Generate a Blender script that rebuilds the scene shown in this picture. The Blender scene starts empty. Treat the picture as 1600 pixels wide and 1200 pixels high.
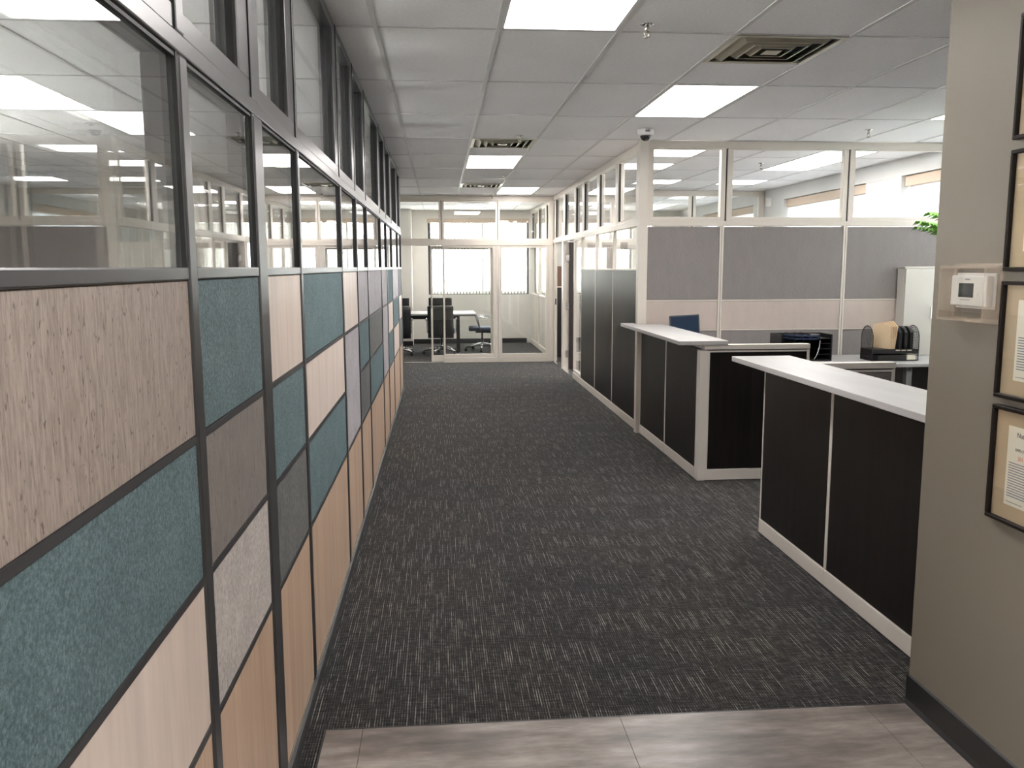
import bpy, bmesh, math, random
from mathutils import Vector, Matrix
random.seed(7)
scene = bpy.context.scene
col = scene.collection
R = math.radians

# ------------------------------------------------------------------ camera
H, CEIL = 1.611, 2.785
cam_d = bpy.data.cameras.new('camera'); cam = bpy.data.objects.new('camera', cam_d); col.objects.link(cam)
cam_d.sensor_width = 36.0; cam_d.lens = 1337.8 / 1600 * 36; cam_d.clip_start = 0.02; cam_d.clip_end = 300
yaw, pitch, roll = 0.0830, 0.1359, -0.0031
fw = Vector((math.sin(yaw) * math.cos(pitch), math.cos(yaw) * math.cos(pitch), -math.sin(pitch)))
rt = Vector((math.cos(yaw), -math.sin(yaw), 0)); up = rt.cross(fw)
ri = rt * math.cos(roll) + up * math.sin(roll); uu = up * math.cos(roll) - rt * math.sin(roll)
M = Matrix((ri, uu, -fw)).transposed().to_4x4(); M.translation = (0, 0, H)
cam.matrix_world = M
scene.camera = cam

# ------------------------------------------------------------------ sky and exposure
world = bpy.data.worlds.new('world'); scene.world = world; world.use_nodes = True
bg = world.node_tree.nodes['Background']
bg.inputs['Color'].default_value = (0.91, 0.94, 1.0, 1); bg.inputs['Strength'].default_value = 12.0
sun_d = bpy.data.lights.new('sun', 'SUN'); sun = bpy.data.objects.new('sun', sun_d); col.objects.link(sun)
sun_d.energy = 44.0; sun_d.angle = R(2); sun_d.color = (1.0, .96, .9)
sun.rotation_euler = Vector((.35, .30, -1)).to_track_quat('-Z', 'Y').to_euler()   # high sun behind the building, it lights the ground outside
LED = 9.0            # radiance of the ceiling light diffusers
scene.view_settings.view_transform = 'Standard'; scene.view_settings.look = 'None'
scene.view_settings.gamma = 1.0; scene.view_settings.use_curve_mapping = False
scene.view_settings.exposure = 1.2
scene.cycles.max_bounces = 14; scene.cycles.diffuse_bounces = 8; scene.cycles.glossy_bounces = 5
scene.cycles.transparent_max_bounces = 40; scene.cycles.sample_clamp_indirect = 12.0

# ------------------------------------------------------------------ materials
def mat(name, color, rough=.5, metal=0., spec=.5, build=None, coat=0.):
    m = bpy.data.materials.new(name); m.use_nodes = True
    nt = m.node_tree; b = nt.nodes['Principled BSDF']
    b.inputs['Base Color'].default_value = (*color, 1); b.inputs['Roughness'].default_value = rough
    b.inputs['Metallic'].default_value = metal; b.inputs['Specular IOR Level'].default_value = spec
    b.inputs['Coat Weight'].default_value = coat
    if build: build(nt, b)
    return m
def srgb(r, g, b):
    f = lambda c: (c / 255 / 12.92) if c / 255 <= .04045 else ((c / 255 + .055) / 1.055) ** 2.4
    return (f(r), f(g), f(b))
def coords(nt, scale=(1, 1, 1), kind='Object'):
    tc = nt.nodes.new('ShaderNodeTexCoord'); mp = nt.nodes.new('ShaderNodeMapping')
    mp.inputs['Scale'].default_value = scale; nt.links.new(tc.outputs[kind], mp.inputs['Vector'])
    return mp.outputs['Vector']
def noise(nt, vec, scale=1., detail=2., rough=.5):
    n = nt.nodes.new('ShaderNodeTexNoise'); n.inputs['Scale'].default_value = scale
    n.inputs['Detail'].default_value = detail; n.inputs['Roughness'].default_value = rough
    nt.links.new(vec, n.inputs['Vector']); return n.outputs['Fac']
def ramp(nt, fac, stops):
    r = nt.nodes.new('ShaderNodeValToRGB'); e = r.color_ramp.elements
    while len(e) < len(stops): e.new(.5)
    for i, (p, c) in enumerate(stops): e[i].position = p; e[i].color = (*c, 1)
    nt.links.new(fac, r.inputs['Fac']); return r.outputs['Color']
def mix(nt, a, b, fac, mode='MIX'):
    n = nt.nodes.new('ShaderNodeMix'); n.data_type = 'RGBA'; n.blend_type = mode
    if isinstance(fac, float): n.inputs['Factor'].default_value = fac
    else: nt.links.new(fac, n.inputs['Factor'])
    for s, v in (('A', a), ('B', b)):
        sock = [i for i in n.inputs if i.name == s and i.type == 'RGBA'][0]
        if isinstance(v, tuple): sock.default_value = (*v, 1)
        else: nt.links.new(v, sock)
    return [o for o in n.outputs if o.type == 'RGBA'][0]
def math_n(nt, op, a, b):
    n = nt.nodes.new('ShaderNodeMath'); n.operation = op
    for i, v in enumerate((a, b)):
        if isinstance(v, (int, float)): n.inputs[i].default_value = v
        else: nt.links.new(v, n.inputs[i])
    return n.outputs[0]
def bump(nt, b, h, strength=.3, dist=.002):
    n = nt.nodes.new('ShaderNodeBump'); n.inputs['Strength'].default_value = strength; n.inputs['Distance'].default_value = dist
    nt.links.new(h, n.inputs['Height']); nt.links.new(n.outputs['Normal'], b.inputs['Normal'])
def base(nt, b, c): nt.links.new(c, b.inputs['Base Color'])

def f_carpet(nt, b):
    tc = nt.nodes.new('ShaderNodeTexCoord'); sx = nt.nodes.new('ShaderNodeSeparateXYZ'); nt.links.new(tc.outputs['Object'], sx.inputs[0])
    rib = math_n(nt, 'SINE', math_n(nt, 'MULTIPLY', sx.outputs['X'], 2 * math.pi / .0095), 0.)      # ribs of the loop pile, running along the corridor
    rib = math_n(nt, 'POWER', math_n(nt, 'MULTIPLY', math_n(nt, 'ADD', rib, 1.), .5), 2.)
    lines = ramp(nt, noise(nt, coords(nt, (105, 3.4, 1)), 1, 1, .5), [(.53, (0, 0, 0)), (.64, (1, 1, 1))])   # light yarns, each a few centimetres long
    fine = ramp(nt, noise(nt, coords(nt, (210, 14, 1)), 1, 2, .6), [(.42, (0, 0, 0)), (.66, (1, 1, 1))])
    dash = ramp(nt, noise(nt, coords(nt, (17, 85, 1)), 1, 2, .6), [(.42, (0, 0, 0)), (.62, (1, 1, 1))])      # cross rows
    block = noise(nt, coords(nt, (9, 7, 1)), 1, 3, .6); big = noise(nt, coords(nt, (1.1, .9, 1)), 1, 2, .5)
    body = math_n(nt, 'MULTIPLY', math_n(nt, 'ADD', math_n(nt, 'MULTIPLY', fine, .55), math_n(nt, 'MULTIPLY', dash, .45)), math_n(nt, 'ADD', math_n(nt, 'MULTIPLY', rib, .7), .3))
    body = math_n(nt, 'MULTIPLY', body, math_n(nt, 'ADD', block, .35))
    v = math_n(nt, 'ADD', body, math_n(nt, 'MULTIPLY', math_n(nt, 'MULTIPLY', lines, rib), .62))
    c = ramp(nt, v, [(.0, (.0085, .0085, .0088)), (.3, (.038, .0373, .0373)), (.6, (.105, .102, .099)), (1., (.29, .277, .255))])
    c = mix(nt, c, ramp(nt, big, [(.35, (.84, .85, .9)), (.65, (1.08, 1.04, .97))]), 1., 'MULTIPLY')
    base(nt, b, c); bump(nt, b, v, .5, .003)
    b.inputs['Sheen Weight'].default_value = .1
def f_vinyl(nt, b):
    g = noise(nt, coords(nt, (1.6, 6, 1)), 1, 5, .65); h = noise(nt, coords(nt, (9, 34, 1)), 1, 3, .6)
    c = ramp(nt, g, [(.3, srgb(82, 75, 72)), (.5, srgb(126, 118, 113)), (.7, srgb(170, 162, 156))])
    c = mix(nt, c, ramp(nt, h, [(.3, (.72, .7, .69)), (.7, (1.12, 1.12, 1.12))]), .7, 'MULTIPLY')
    base(nt, b, c); bump(nt, b, h, .08, .001)
def f_streak(c0, c1, dark):
    def f(nt, b):
        s = noise(nt, coords(nt, (1, 210, 22)), 1, 4, .7); sp = noise(nt, coords(nt, (1, 120, 70)), 1, 1, .4)
        c = ramp(nt, s, [(.3, c0), (.62, c1)])
        c = mix(nt, c, dark, ramp(nt, sp, [(.67, (0, 0, 0)), (.76, (.8, .8, .8))]))
        base(nt, b, c); bump(nt, b, s, .55, .004)
    return f
def f_felt(c0, c1, c2, sc=150):
    def f(nt, b):
        n = noise(nt, coords(nt, (sc, sc, sc)), 1, 3, .7); n2 = noise(nt, coords(nt, (9, 9, 9)), 1, 3, .6)
        c = ramp(nt, n, [(.33, c0), (.5, c1), (.7, c2)])
        c = mix(nt, c, ramp(nt, n2, [(.3, (.86, .88, .86)), (.7, (1.12, 1.1, 1.08))]), 1., 'MULTIPLY')
        base(nt, b, c); bump(nt, b, n, .35, .002)
    return f
def f_wood(c0, c1, axis_scale, r=None):
    def f(nt, b):
        n = noise(nt, coords(nt, axis_scale), 1, 4, .6)
        n2 = noise(nt, coords(nt, tuple(v * 5 for v in axis_scale)), 1, 2, .6)
        c = ramp(nt, n, [(.3, c0), (.7, c1)])
        c = mix(nt, c, ramp(nt, n2, [(.3, (.9, .9, .9)), (.7, (1.07, 1.07, 1.07))]), 1., 'MULTIPLY')
        base(nt, b, c)
    return f
def f_tile(nt, b):
    n = noise(nt, coords(nt, (60, 60, 60)), 1, 4, .7); g = noise(nt, coords(nt, (.9, .7, 1)), 1, 2, .5)
    c = ramp(nt, n, [(.3, (.85, .835, .84)), (.6, (.93, .915, .92))])
    c = mix(nt, c, ramp(nt, g, [(.3, (.95, .95, .95)), (.7, (1.03, 1.03, 1.03))]), 1., 'MULTIPLY')
    base(nt, b, c); bump(nt, b, n, .2, .002)
def f_fabric(c0, c1):
    def f(nt, b):
        n = noise(nt, coords(nt, (60, 60, 420)), 1, 2, .6); n2 = noise(nt, coords(nt, (14, 14, 5)), 1, 2, .5)
        c = ramp(nt, n, [(.3, c0), (.7, c1)])
        c = mix(nt, c, ramp(nt, n2, [(.3, (.97, .97, .97)), (.7, (1.03, 1.03, 1.03))]), 1., 'MULTIPLY')
        base(nt, b, c); bump(nt, b, n, .4, .002)
    return f
def f_paint(c):
    def f(nt, b):
        n = noise(nt, coords(nt, (220, 220, 220)), 1, 2, .5); g = noise(nt, coords(nt, (1.4, 1.4, 1.4)), 1, 2, .5)
        base(nt, b, mix(nt, c, ramp(nt, g, [(.3, (.94, .94, .94)), (.7, (1.04, 1.04, 1.04))]), 1., 'MULTIPLY')); bump(nt, b, n, .12, .001)
    return f
def f_top(nt, b):
    n = noise(nt, coords(nt, (7, 1.2, 1)), 1, 4, .6)
    base(nt, b, ramp(nt, n, [(.3, (.46, .453, .45)), (.7, (.55, .545, .542))]))
def emit_mat(name, color, s):
    m = bpy.data.materials.new(name); m.use_nodes = True; nt = m.node_tree; nt.nodes.clear()
    e = nt.nodes.new('ShaderNodeEmission'); o = nt.nodes.new('ShaderNodeOutputMaterial')
    e.inputs['Color'].default_value = (*color, 1); e.inputs['Strength'].default_value = s
    nt.links.new(e.outputs[0], o.inputs['Surface']); return m
def glass_mat(name, tint, r0=.045, rough=.0):
    m = bpy.data.materials.new(name); m.use_nodes = True; nt = m.node_tree; nt.nodes.clear()
    o = nt.nodes.new('ShaderNodeOutputMaterial'); t = nt.nodes.new('ShaderNodeBsdfTransparent'); g = nt.nodes.new('ShaderNodeBsdfGlossy')
    mx = nt.nodes.new('ShaderNodeMixShader'); lw = nt.nodes.new('ShaderNodeLayerWeight'); lw.inputs['Blend'].default_value = .5
    t.inputs['Color'].default_value = (*tint, 1); g.inputs['Roughness'].default_value = rough; g.inputs['Color'].default_value = (1, 1, 1, 1)
    p = math_n(nt, 'POWER', lw.outputs['Facing'], 5.0)
    f = math_n(nt, 'ADD', math_n(nt, 'MULTIPLY', p, 1 - r0), r0)
    nt.links.new(f, mx.inputs[0]); nt.links.new(t.outputs[0], mx.inputs[1]); nt.links.new(g.outputs[0], mx.inputs[2])
    nt.links.new(mx.outputs[0], o.inputs['Surface']); return m
def blind_mat(name='blind_vane', dc=(.8, .79, .76), tcol=(.85, .84, .8), f=.5):
    m = bpy.data.materials.new(name); m.use_nodes = True; nt = m.node_tree; nt.nodes.clear()
    o = nt.nodes.new('ShaderNodeOutputMaterial'); d = nt.nodes.new('ShaderNodeBsdfDiffuse'); t = nt.nodes.new('ShaderNodeBsdfTranslucent')
    mx = nt.nodes.new('ShaderNodeMixShader'); mx.inputs[0].default_value = f
    d.inputs['Color'].default_value = (*dc, 1); t.inputs['Color'].default_value = (*tcol, 1)
    nt.links.new(d.outputs[0], mx.inputs[1]); nt.links.new(t.outputs[0], mx.inputs[2]); nt.links.new(mx.outputs[0], o.inputs['Surface']); return m

MT = dict(
    carpet=mat('carpet', (.04, .04, .04), .95, spec=.1, build=f_carpet),
    vinyl=mat('vinyl', (.2, .19, .18), .33, spec=.4, build=f_vinyl),
    ceil=mat('ceiling_tile', (.85, .85, .84), .9, spec=.2, build=f_tile),
    grid=mat('ceiling_grid', (.62, .61, .6), .45),
    slab=mat('plenum', (.3, .3, .3), .9),
    frame_grey=mat('pewter_frame', (.078, .078, .082), .30, metal=.4, spec=.6),
    frame_dark=mat('pewter_frame_dark', (.062, .062, .065), .42, metal=.2),
    gasket=mat('black_gasket', (.012, .012, .013), .55),
    cream_frame=mat('cream_frame', srgb(214, 207, 197), .32, spec=.5),
    core=mat('panel_core', (.05, .05, .052), .7),
    t_beige=mat('tile_beige_streak', (.4, .35, .3), .55, build=f_streak(srgb(134, 121, 112), srgb(180, 167, 158), srgb(90, 79, 72))),
    t_grey=mat('tile_grey_streak', (.2, .2, .2), .6, build=f_streak(srgb(116, 110, 107), srgb(146, 139, 135), srgb(94, 89, 86))),
    t_teal=mat('tile_teal', (.1, .2, .2), .75, build=f_felt(srgb(70, 91, 97), srgb(93, 116, 123), srgb(123, 143, 149))),
    t_cream=mat('tile_cream', srgb(226, 206, 190), .42, build=f_wood(srgb(226, 209, 198), srgb(233, 218, 208), (1, 5, .4))),
    t_speck=mat('tile_speckle', (.5, .5, .5), .7, build=f_felt(srgb(170, 163, 161), srgb(194, 187, 185), srgb(210, 205, 203), 90)),
    t_lav=mat('tile_lavender', (.4, .4, .42), .6, build=f_felt(srgb(166, 161, 167), srgb(180, 175, 182), srgb(192, 188, 194), 90)),
    t_slate=mat('tile_slate', (.2, .22, .22), .65, build=f_felt(srgb(92, 94, 94), srgb(108, 109, 110), srgb(122, 123, 124), 60)),
    t_wood=mat('tile_wood', (.4, .27, .18), .45, build=f_wood(srgb(198, 168, 144), srgb(216, 188, 164), (1, 16, .7))),
    dark_wood=mat('espresso_wood', (.014, .011, .01), .36, spec=.3, build=f_wood((.006, .005, .0046), (.015, .012, .011), (20, 20, .9))),
    top=mat('countertop', (.68, .675, .67), .35, build=f_top),
    top_edge=mat('countertop_edge', (.55, .53, .51), .4),
    white_trim=mat('white_trim', srgb(224, 218, 210), .4),
    fabric=mat('grey_fabric', (.2, .19, .18), .9, spec=.2, build=f_fabric(srgb(126, 121, 120), srgb(144, 139, 138))),
    beige=mat('beige_fabric', (.4, .35, .32), .85, spec=.2, build=f_fabric(srgb(186, 173, 165), srgb(195, 183, 175))),
    wall_grey=mat('greige_paint', srgb(124, 116, 107), .6, build=f_paint(srgb(126, 118, 106))),
    wall_white=mat('white_paint', srgb(198, 198, 197), .6, build=f_paint(srgb(200, 200, 199))),
    wall_cream=mat('cream_paint', srgb(212, 209, 202), .6, build=f_paint(srgb(213, 210, 203))),
    base_grey=mat('base_grey', (.06, .063, .064), .45), rubber=mat('rubber_base', (.018, .018, .019), .35),
    glass=glass_mat('clear_glass', (.975, .985, .98)),
    glass_left=glass_mat('corridor_glass', (.93, .935, .93), .085),
    acrylic=glass_mat('clear_acrylic', (.975, .965, .94), .05, .02), acrylic_edge=mat('acrylic_edge', srgb(226, 208, 188), .2, build=lambda nt, b: setattr(b.inputs['Alpha'], 'default_value', .2)),
    led=emit_mat('led_diffuser', (1.0, .95, .92), LED),
    light_frame=mat('light_frame', (.7, .7, .69), .4),
    vent=mat('vent_metal', srgb(176, 170, 150), .33, metal=.6),
    vent_dark=mat('vent_throat', (.02, .02, .018), .7),
    chrome=mat('chrome', (.75, .75, .75), .12, metal=1.0),
    alu=mat('polished_aluminium', (.72, .72, .71), .22, metal=.9),
    brass=mat('sprinkler_metal', (.55, .52, .46), .25, metal=1.0),
    white_plastic=mat('white_plastic', (.78, .77, .75), .35),
    black_plastic=mat('black_plastic', (.012, .012, .013), .4),
    black_leather=mat('black_upholstery', (.014, .014, .016), .5),
    blue_seat=mat('navy_upholstery', (.03, .045, .085), .45),
    dome=mat('dome_glass', (.02, .02, .025), .06, coat=1.0),
    blind=blind_mat(), shade=blind_mat('roller_shade', (.75, .75, .74), (.66, .67, .68), .55),
    valance=mat('valance', srgb(196, 178, 160), .7),
    win_frame=mat('window_frame_dark', (.03, .03, .032), .4),
    manila=mat('manila', srgb(232, 206, 170), .7),
    mesh_black=mat('black_mesh', (.02, .02, .021), .5),
    screen=mat('monitor_screen', (.022, .04, .075), .25),
    monitor_grey=mat('monitor_bezel', (.06, .07, .085), .35), lcd=mat('thermostat_lcd', (.035, .045, .043), .25),
    wood_frame=mat('picture_frame', (.014, .0095, .0075), .5, spec=.2),
    mat_board=mat('mat_board', srgb(190, 166, 136), .85),
    paper=mat('paper', srgb(235, 226, 210), .8),
    ink=mat('ink', (.03, .03, .035), .7), ink_grey=mat('ink_grey', (.25, .25, .29), .8), ink_red=mat('ink_red', (.7, .13, .06), .7),
    leaf=mat('palm_leaf', (.14, .34, .045), .5), pot=mat('plant_pot', (.35, .33, .3), .5), soil=mat('soil', (.03, .02, .015), .9),
    door_wood=mat('door_wood', (.03, .022, .019), .4, build=f_wood((.022, .016, .014), (.042, .032, .028), (16, 16, 1.2))),
    bark=mat('bark', (.12, .11, .1), .9), asphalt=mat('asphalt', (.09, .09, .088), .9), concrete=mat('concrete', (.5, .5, .48), .9),
    brown=mat('brown_board', (.16, .09, .06), .7), desk_grey=mat('desk_grey', (.33, .33, .34), .5),
    cab=mat('cabinet_grey', srgb(196, 192, 184), .5),
)

# ------------------------------------------------------------------ geometry helpers
class MB:
    def __init__(s): s.v = []; s.f = []; s.sm = []
    def box(s, x0, x1, y0, y1, z0, z1):
        n = len(s.v)
        s.v += [(x0, y0, z0), (x1, y0, z0), (x1, y1, z0), (x0, y1, z0), (x0, y0, z1), (x1, y0, z1), (x1, y1, z1), (x0, y1, z1)]
        for q in ((0, 3, 2, 1), (4, 5, 6, 7), (0, 1, 5, 4), (1, 2, 6, 5), (2, 3, 7, 6), (3, 0, 4, 7)):
            s.f.append(tuple(n + i for i in q)); s.sm.append(False)
        return s
    def tube(s, pts, r, seg=8, caps=True):
        pts = [Vector(p) for p in pts]; rr = r if isinstance(r, (list, tuple)) else [r] * len(pts); n0 = len(s.v)
        d0 = (pts[1] - pts[0]).normalized(); ref = Vector((0, 0, 1)) if abs(d0.z) < .9 else Vector((1, 0, 0))
        for i, p in enumerate(pts):
            d = (pts[min(i + 1, len(pts) - 1)] - pts[max(i - 1, 0)]).normalized()
            u = ref - d * ref.dot(d); u.normalize(); w = d.cross(u); ref = u
            for k in range(seg):
                a = 2 * math.pi * k / seg; s.v.append(tuple(p + (u * math.cos(a) + w * math.sin(a)) * rr[i]))
        for i in range(len(pts) - 1):
            for k in range(seg):
                a = n0 + i * seg + k; b = n0 + i * seg + (k + 1) % seg
                s.f.append((a, b, b + seg, a + seg)); s.sm.append(True)
        if caps:
            s.f.append(tuple(n0 + k for k in reversed(range(seg)))); s.sm.append(False)
            s.f.append(tuple(n0 + (len(pts) - 1) * seg + k for k in range(seg))); s.sm.append(False)
        return s
    def lathe(s, prof, c=(0, 0, 0), seg=20):
        n0 = len(s.v); m = len(prof)
        for (r, z) in prof:
            for k in range(seg):
                a = 2 * math.pi * k / seg; s.v.append((c[0] + r * math.cos(a), c[1] + r * math.sin(a), c[2] + z))
        for i in range(m - 1):
            for k in range(seg):
                a = n0 + i * seg + k; b = n0 + i * seg + (k + 1) % seg
                s.f.append((a, b, b + seg, a + seg)); s.sm.append(True)
        s.f.append(tuple(n0 + k for k in reversed(range(seg)))); s.sm.append(False)
        s.f.append(tuple(n0 + (m - 1) * seg + k for k in range(seg))); s.sm.append(False)
        return s
    def prism(s, poly, lo, hi, axis='z'):
        n0 = len(s.v); k = len(poly)
        def P(a, b, h): return {'z': (a, b, h), 'y': (a, h, b), 'x': (h, a, b)}[axis]
        s.v += [P(a, b, lo) for a, b in poly] + [P(a, b, hi) for a, b in poly]
        s.f.append(tuple(n0 + i for i in reversed(range(k)))); s.f.append(tuple(n0 + k + i for i in range(k))); s.sm += [False, False]
        for i in range(k):
            j = (i + 1) % k; s.f.append((n0 + i, n0 + j, n0 + k + j, n0 + k + i)); s.sm.append(False)
        return s
    def quad(s, pts):
        n0 = len(s.v); s.v += [tuple(p) for p in pts]; s.f.append(tuple(range(n0, n0 + len(pts)))); s.sm.append(False); return s
    def build(s, name, m, parent=None, bevel=0., seg=2, rel=None, smooth=None):
        o3 = Vector(rel) if rel is not None else (parent_loc(parent) if parent else Vector())
        me = bpy.data.meshes.new(name); me.from_pydata([tuple(Vector(v) - o3) for v in s.v], [], s.f)
        bm = bmesh.new(); bm.from_mesh(me); bmesh.ops.recalc_face_normals(bm, faces=bm.faces)
        if bevel:
            bmesh.ops.bevel(bm, geom=list(bm.edges), offset=bevel, segments=seg, profile=.5, affect='EDGES', clamp_overlap=True)
        bm.to_mesh(me); bm.free()
        if not bevel:
            for p, f in zip(me.polygons, s.sm): p.use_smooth = f
        if smooth:
            for p in me.polygons: p.use_smooth = True
        me.materials.append(MT[m] if isinstance(m, str) else m)
        o = bpy.data.objects.new(name, me); col.objects.link(o)
        if parent: o.parent = parent
        return o
def parent_loc(p):
    v = Vector()
    while p is not None: v += p.location; p = p.parent
    return v
def B(*a): return MB().box(*a)
def place(o, loc):   # a single-mesh thing: move its origin to its base
    d = Vector(loc); o.data.transform(Matrix.Translation(-d)); o.location = d; return o
def tag(o, label, cat, group=None, kind=None):
    o['label'] = label; o['category'] = cat
    if group: o['group'] = group
    if kind: o['kind'] = kind
    return o
def empty(name, loc=(0, 0, 0), rz=0):
    o = bpy.data.objects.new(name, None); o.empty_display_size = .1; col.objects.link(o); o.location = loc; o.rotation_euler = (0, 0, rz); return o
def struct(name, label, cat, loc=(0, 0, 0)): return tag(empty(name, loc), label, cat, kind='structure')
def dup(o, parent=None):
    c = o.copy(); col.objects.link(c); c.parent = parent
    for ch in list(o.children): dup(ch, c)
    return c
def dup_at(o, loc, rz, label):
    c = dup(o); c.location = loc; c.rotation_euler = (0, 0, rz); c['label'] = label; return c

# ================================================================== SETTING
X0, X1, Y0, Y1 = -5.0, 5.13, -3.0, 18.25
XL, XR, YE, YC = -.494, 1.917, 14.527, 8.13
# floor
fl = B(X0 - .2, X1 + .4, Y0 - .2, Y1 + .4, -.12, 0).build('floor', 'carpet'); tag(fl, 'dark charcoal carpet with fine linear flecks along the corridor', 'floor', kind='structure')
# grey vinyl planks laid on the near end of the floor
PX, PY = .914, .457
row = 0; y1 = 2.852
while y1 > -2.9:
    off = .622 - (row % 2) * .457
    x = off - 2 * PX
    while x < 1.70:
        a, b = max(x, -.42), min(x + PX, 1.705)
        if b - a > .03:
            B(a + .0008, b - .0008, y1 - PY + .0008, y1 - .0008, 0.0002, .005).build('vinyl_plank', 'vinyl', fl)
        x += PX
    y1 -= PY; row += 1
B(-.426, 1.705, 2.852, 2.858, 0.0002, .0055).build('edge_strip', 'rubber', fl)
B(-.426, -.420, -2.9, 2.852, 0.0002, .0055).build('edge_strip', 'rubber', fl)

# ---- ceiling: slab, lay-in tiles, tee bars
GX, GY, TX, TY = .309, 4.469, .6096, 1.2192
ce = B(X0 - .2, X1 + .4, Y0 - .2, Y1 + .4, CEIL + .06, CEIL + .16).build('ceiling', 'slab'); tag(ce, 'suspended ceiling of pale grey tiles in white tee bars', 'ceiling', kind='structure')
LIGHTS = {   # (column, first half-row, number of half rows): label
    (0, -2, 2): 'bright ceiling panel cut off by the top edge of the photo',
    (2, 2, 2): 'bright rectangular ceiling panel just beyond the large air vent',
    (0, 8, 2): 'ceiling light panel between the two small vents down the corridor',
    (1, 14, 2): 'farthest corridor ceiling panel, touching the glass end wall',
    (3, 6, 2): 'ceiling panel just behind the first pane of the grey fabric partition',
    (3, 9, 1): 'square ceiling panel second back behind the corner glass pane',
    (4, 12, 1): 'square ceiling panel third back behind the corner glass pane',
    (6, 6, 2): 'near half of the long light strip behind the middle glass pane',
    (6, 8, 2): 'far half of the long light strip behind the middle glass pane',
    (6, 12, 1): 'small ceiling panel far back behind the middle glass pane',
    (6, 2, 2): 'ceiling panel above the desks, half hidden by the greige wall',
    (0, 20, 1): 'ceiling panel deep in the meeting room beyond the far vent',
    (1, 18, 2): 'ceiling panel in the meeting room behind the right transom pane',
    (-5, 4, 2): 'ceiling panel in the side room seen through the nearest corridor glass',
    (-4, 8, 2): 'ceiling panel in the side room seen through the second corridor glass',
    (-5, 11, 1): 'ceiling panel far back in the side room behind the corridor glass',
    (0, -8, 2): 'ceiling panel over the grey plank floor, out of sight above',
    (-5, -2, 2): 'ceiling panel at the near end of the side room',
    (4, 16, 2): 'ceiling panel in the office behind the open door',
}
VENTS = {(2, 0): 'large square ceiling vent with nested louvres near the top of the photo',
         (0, 6): 'square louvred ceiling vent in the corridor, halfway down',
         (0, 13): 'small louvred ceiling vent just before the glass end wall',
         (0, 18): 'louvred ceiling vent inside the meeting room behind the transom'}
taken = set()
for (c, h, n) in LIGHTS:
    for k in range(n): taken.add((c, h + k))
for k in VENTS: taken.add(k)
def tile_mesh(ly):
    return B(-TX / 2 + .003, TX / 2 - .003, -ly / 2 + .003, ly / 2 - .003, 0, .014)
full = tile_mesh(TY); half = tile_mesh(TY / 2)
first = {}
def put_tile(kind, cx, cy):
    if kind not in first:
        o = (full if kind == 'f' else half).build('ceiling_tile', 'ceil', ce, rel=(0, 0, 0)); first[kind] = o
    else:
        o = first[kind].copy(); col.objects.link(o)
    o.location = (cx, cy, CEIL + .004)
cmin, cmax = int(math.floor((X0 - GX) / TX)), int(math.ceil((X1 - GX) / TX))
rmin, rmax = -6, 11
for c in range(cmin, cmax + 1):
    for r in range(rmin, rmax + 1):
        cx = GX + (c + .5) * TX
        if cx - TX / 2 > X1 or cx + TX / 2 < X0: continue
        if r < -4 and (c < -3 or c > 3): continue
        a, b = (c, 2 * r) in taken, (c, 2 * r + 1) in taken
        if not a and not b: put_tile('f', cx, GY + (r + .5) * TY)
        else:
            if not a: put_tile('h', cx, GY + (r + .25) * TY)
            if not b: put_tile('h', cx, GY + (r + .75) * TY)
for c in range(cmin, cmax + 2):
    x = GX + c * TX
    if X0 < x < X1: B(x - .012, x + .012, Y0, Y1, CEIL, CEIL + .004).build('tee_bar', 'grid', ce)
for r in range(rmin, rmax + 2):
    y = GY + r * TY
    if Y0 < y < Y1: B(X0, X1, y - .009, y + .009, CEIL + .0008, CEIL + .004).build('tee_bar', 'grid', ce)

# ---- outer walls
def wall(name, label, m, *boxes):
    o = struct(name, label, 'wall')
    for b in boxes: B(*b).build('wall_section', m, o)
    return o
tag(B(-3.2, X1 + .4, Y0 - .2, Y0, 0, CEIL + .06).build('wall_back', 'wall_grey'), 'plain greige wall behind the viewer', 'wall', kind='structure')
tag(B(X0 - .2, XL - .075, .36, .44, 0, CEIL + .06).build('wall_side_near', 'wall_cream'), 'plain cream wall closing the near end of the side room', 'wall', kind='structure')
def glazed_front(wname, wlabel, name, label, x, a, b, z0, z1, wa, wb):  # wall with an added opening that lets daylight reach the ceilings
    w = struct(wname, wlabel, 'wall')
    for q in ((wa, a, 0, CEIL + .06), (b, wb, 0, CEIL + .06), (a, b, z1, CEIL + .06), (a, b, 0, z0)):
        if q[1] - q[0] > .01 and q[3] - q[2] > .01: B(x - .2, x, q[0], q[1], q[2], q[3]).build('wall_section', 'wall_grey', w)
    d = struct(name, label, name.split('_')[0]); n = 3; st = (b - a - .06) / n
    for k in range(n + 1): B(x - .13, x - .07, a + st * k, a + st * k + .06, z0, z1).build('stile', 'frame_grey', d)
    for k in range(n):
        p, q = a + st * k + .06, a + st * (k + 1)
        for e0, e1 in ((z0, z0 + .08), (z1 - .06, z1)): B(x - .13, x - .07, p, q, e0, e1).build('rail', 'frame_grey', d)
        B(x - .104, x - .096, p, q, z0 + .08, z1 - .06).build('glass_pane', 'glass', d)
glazed_front('wall_lobby', 'white wall around the added glazed entrance beside the plank floor', 'door_3_added', 'glazed entrance doors added for daylight at the side of the lobby, out of view', -3.0, -2.85, .2, .005, 2.6, Y0 - .2, .36)  # unseen entrance, added so daylight brightens the near ceiling
glazed_front('wall_left_outer', 'white outer wall of the side room, out of view', 'window_6', 'wide window added for daylight in the near half of the side room, out of view', X0, 1.2, 4.6, .9, 2.62, .36, 5.0)  # added unseen window; its daylight crosses the side room to the corridor ceiling
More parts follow.
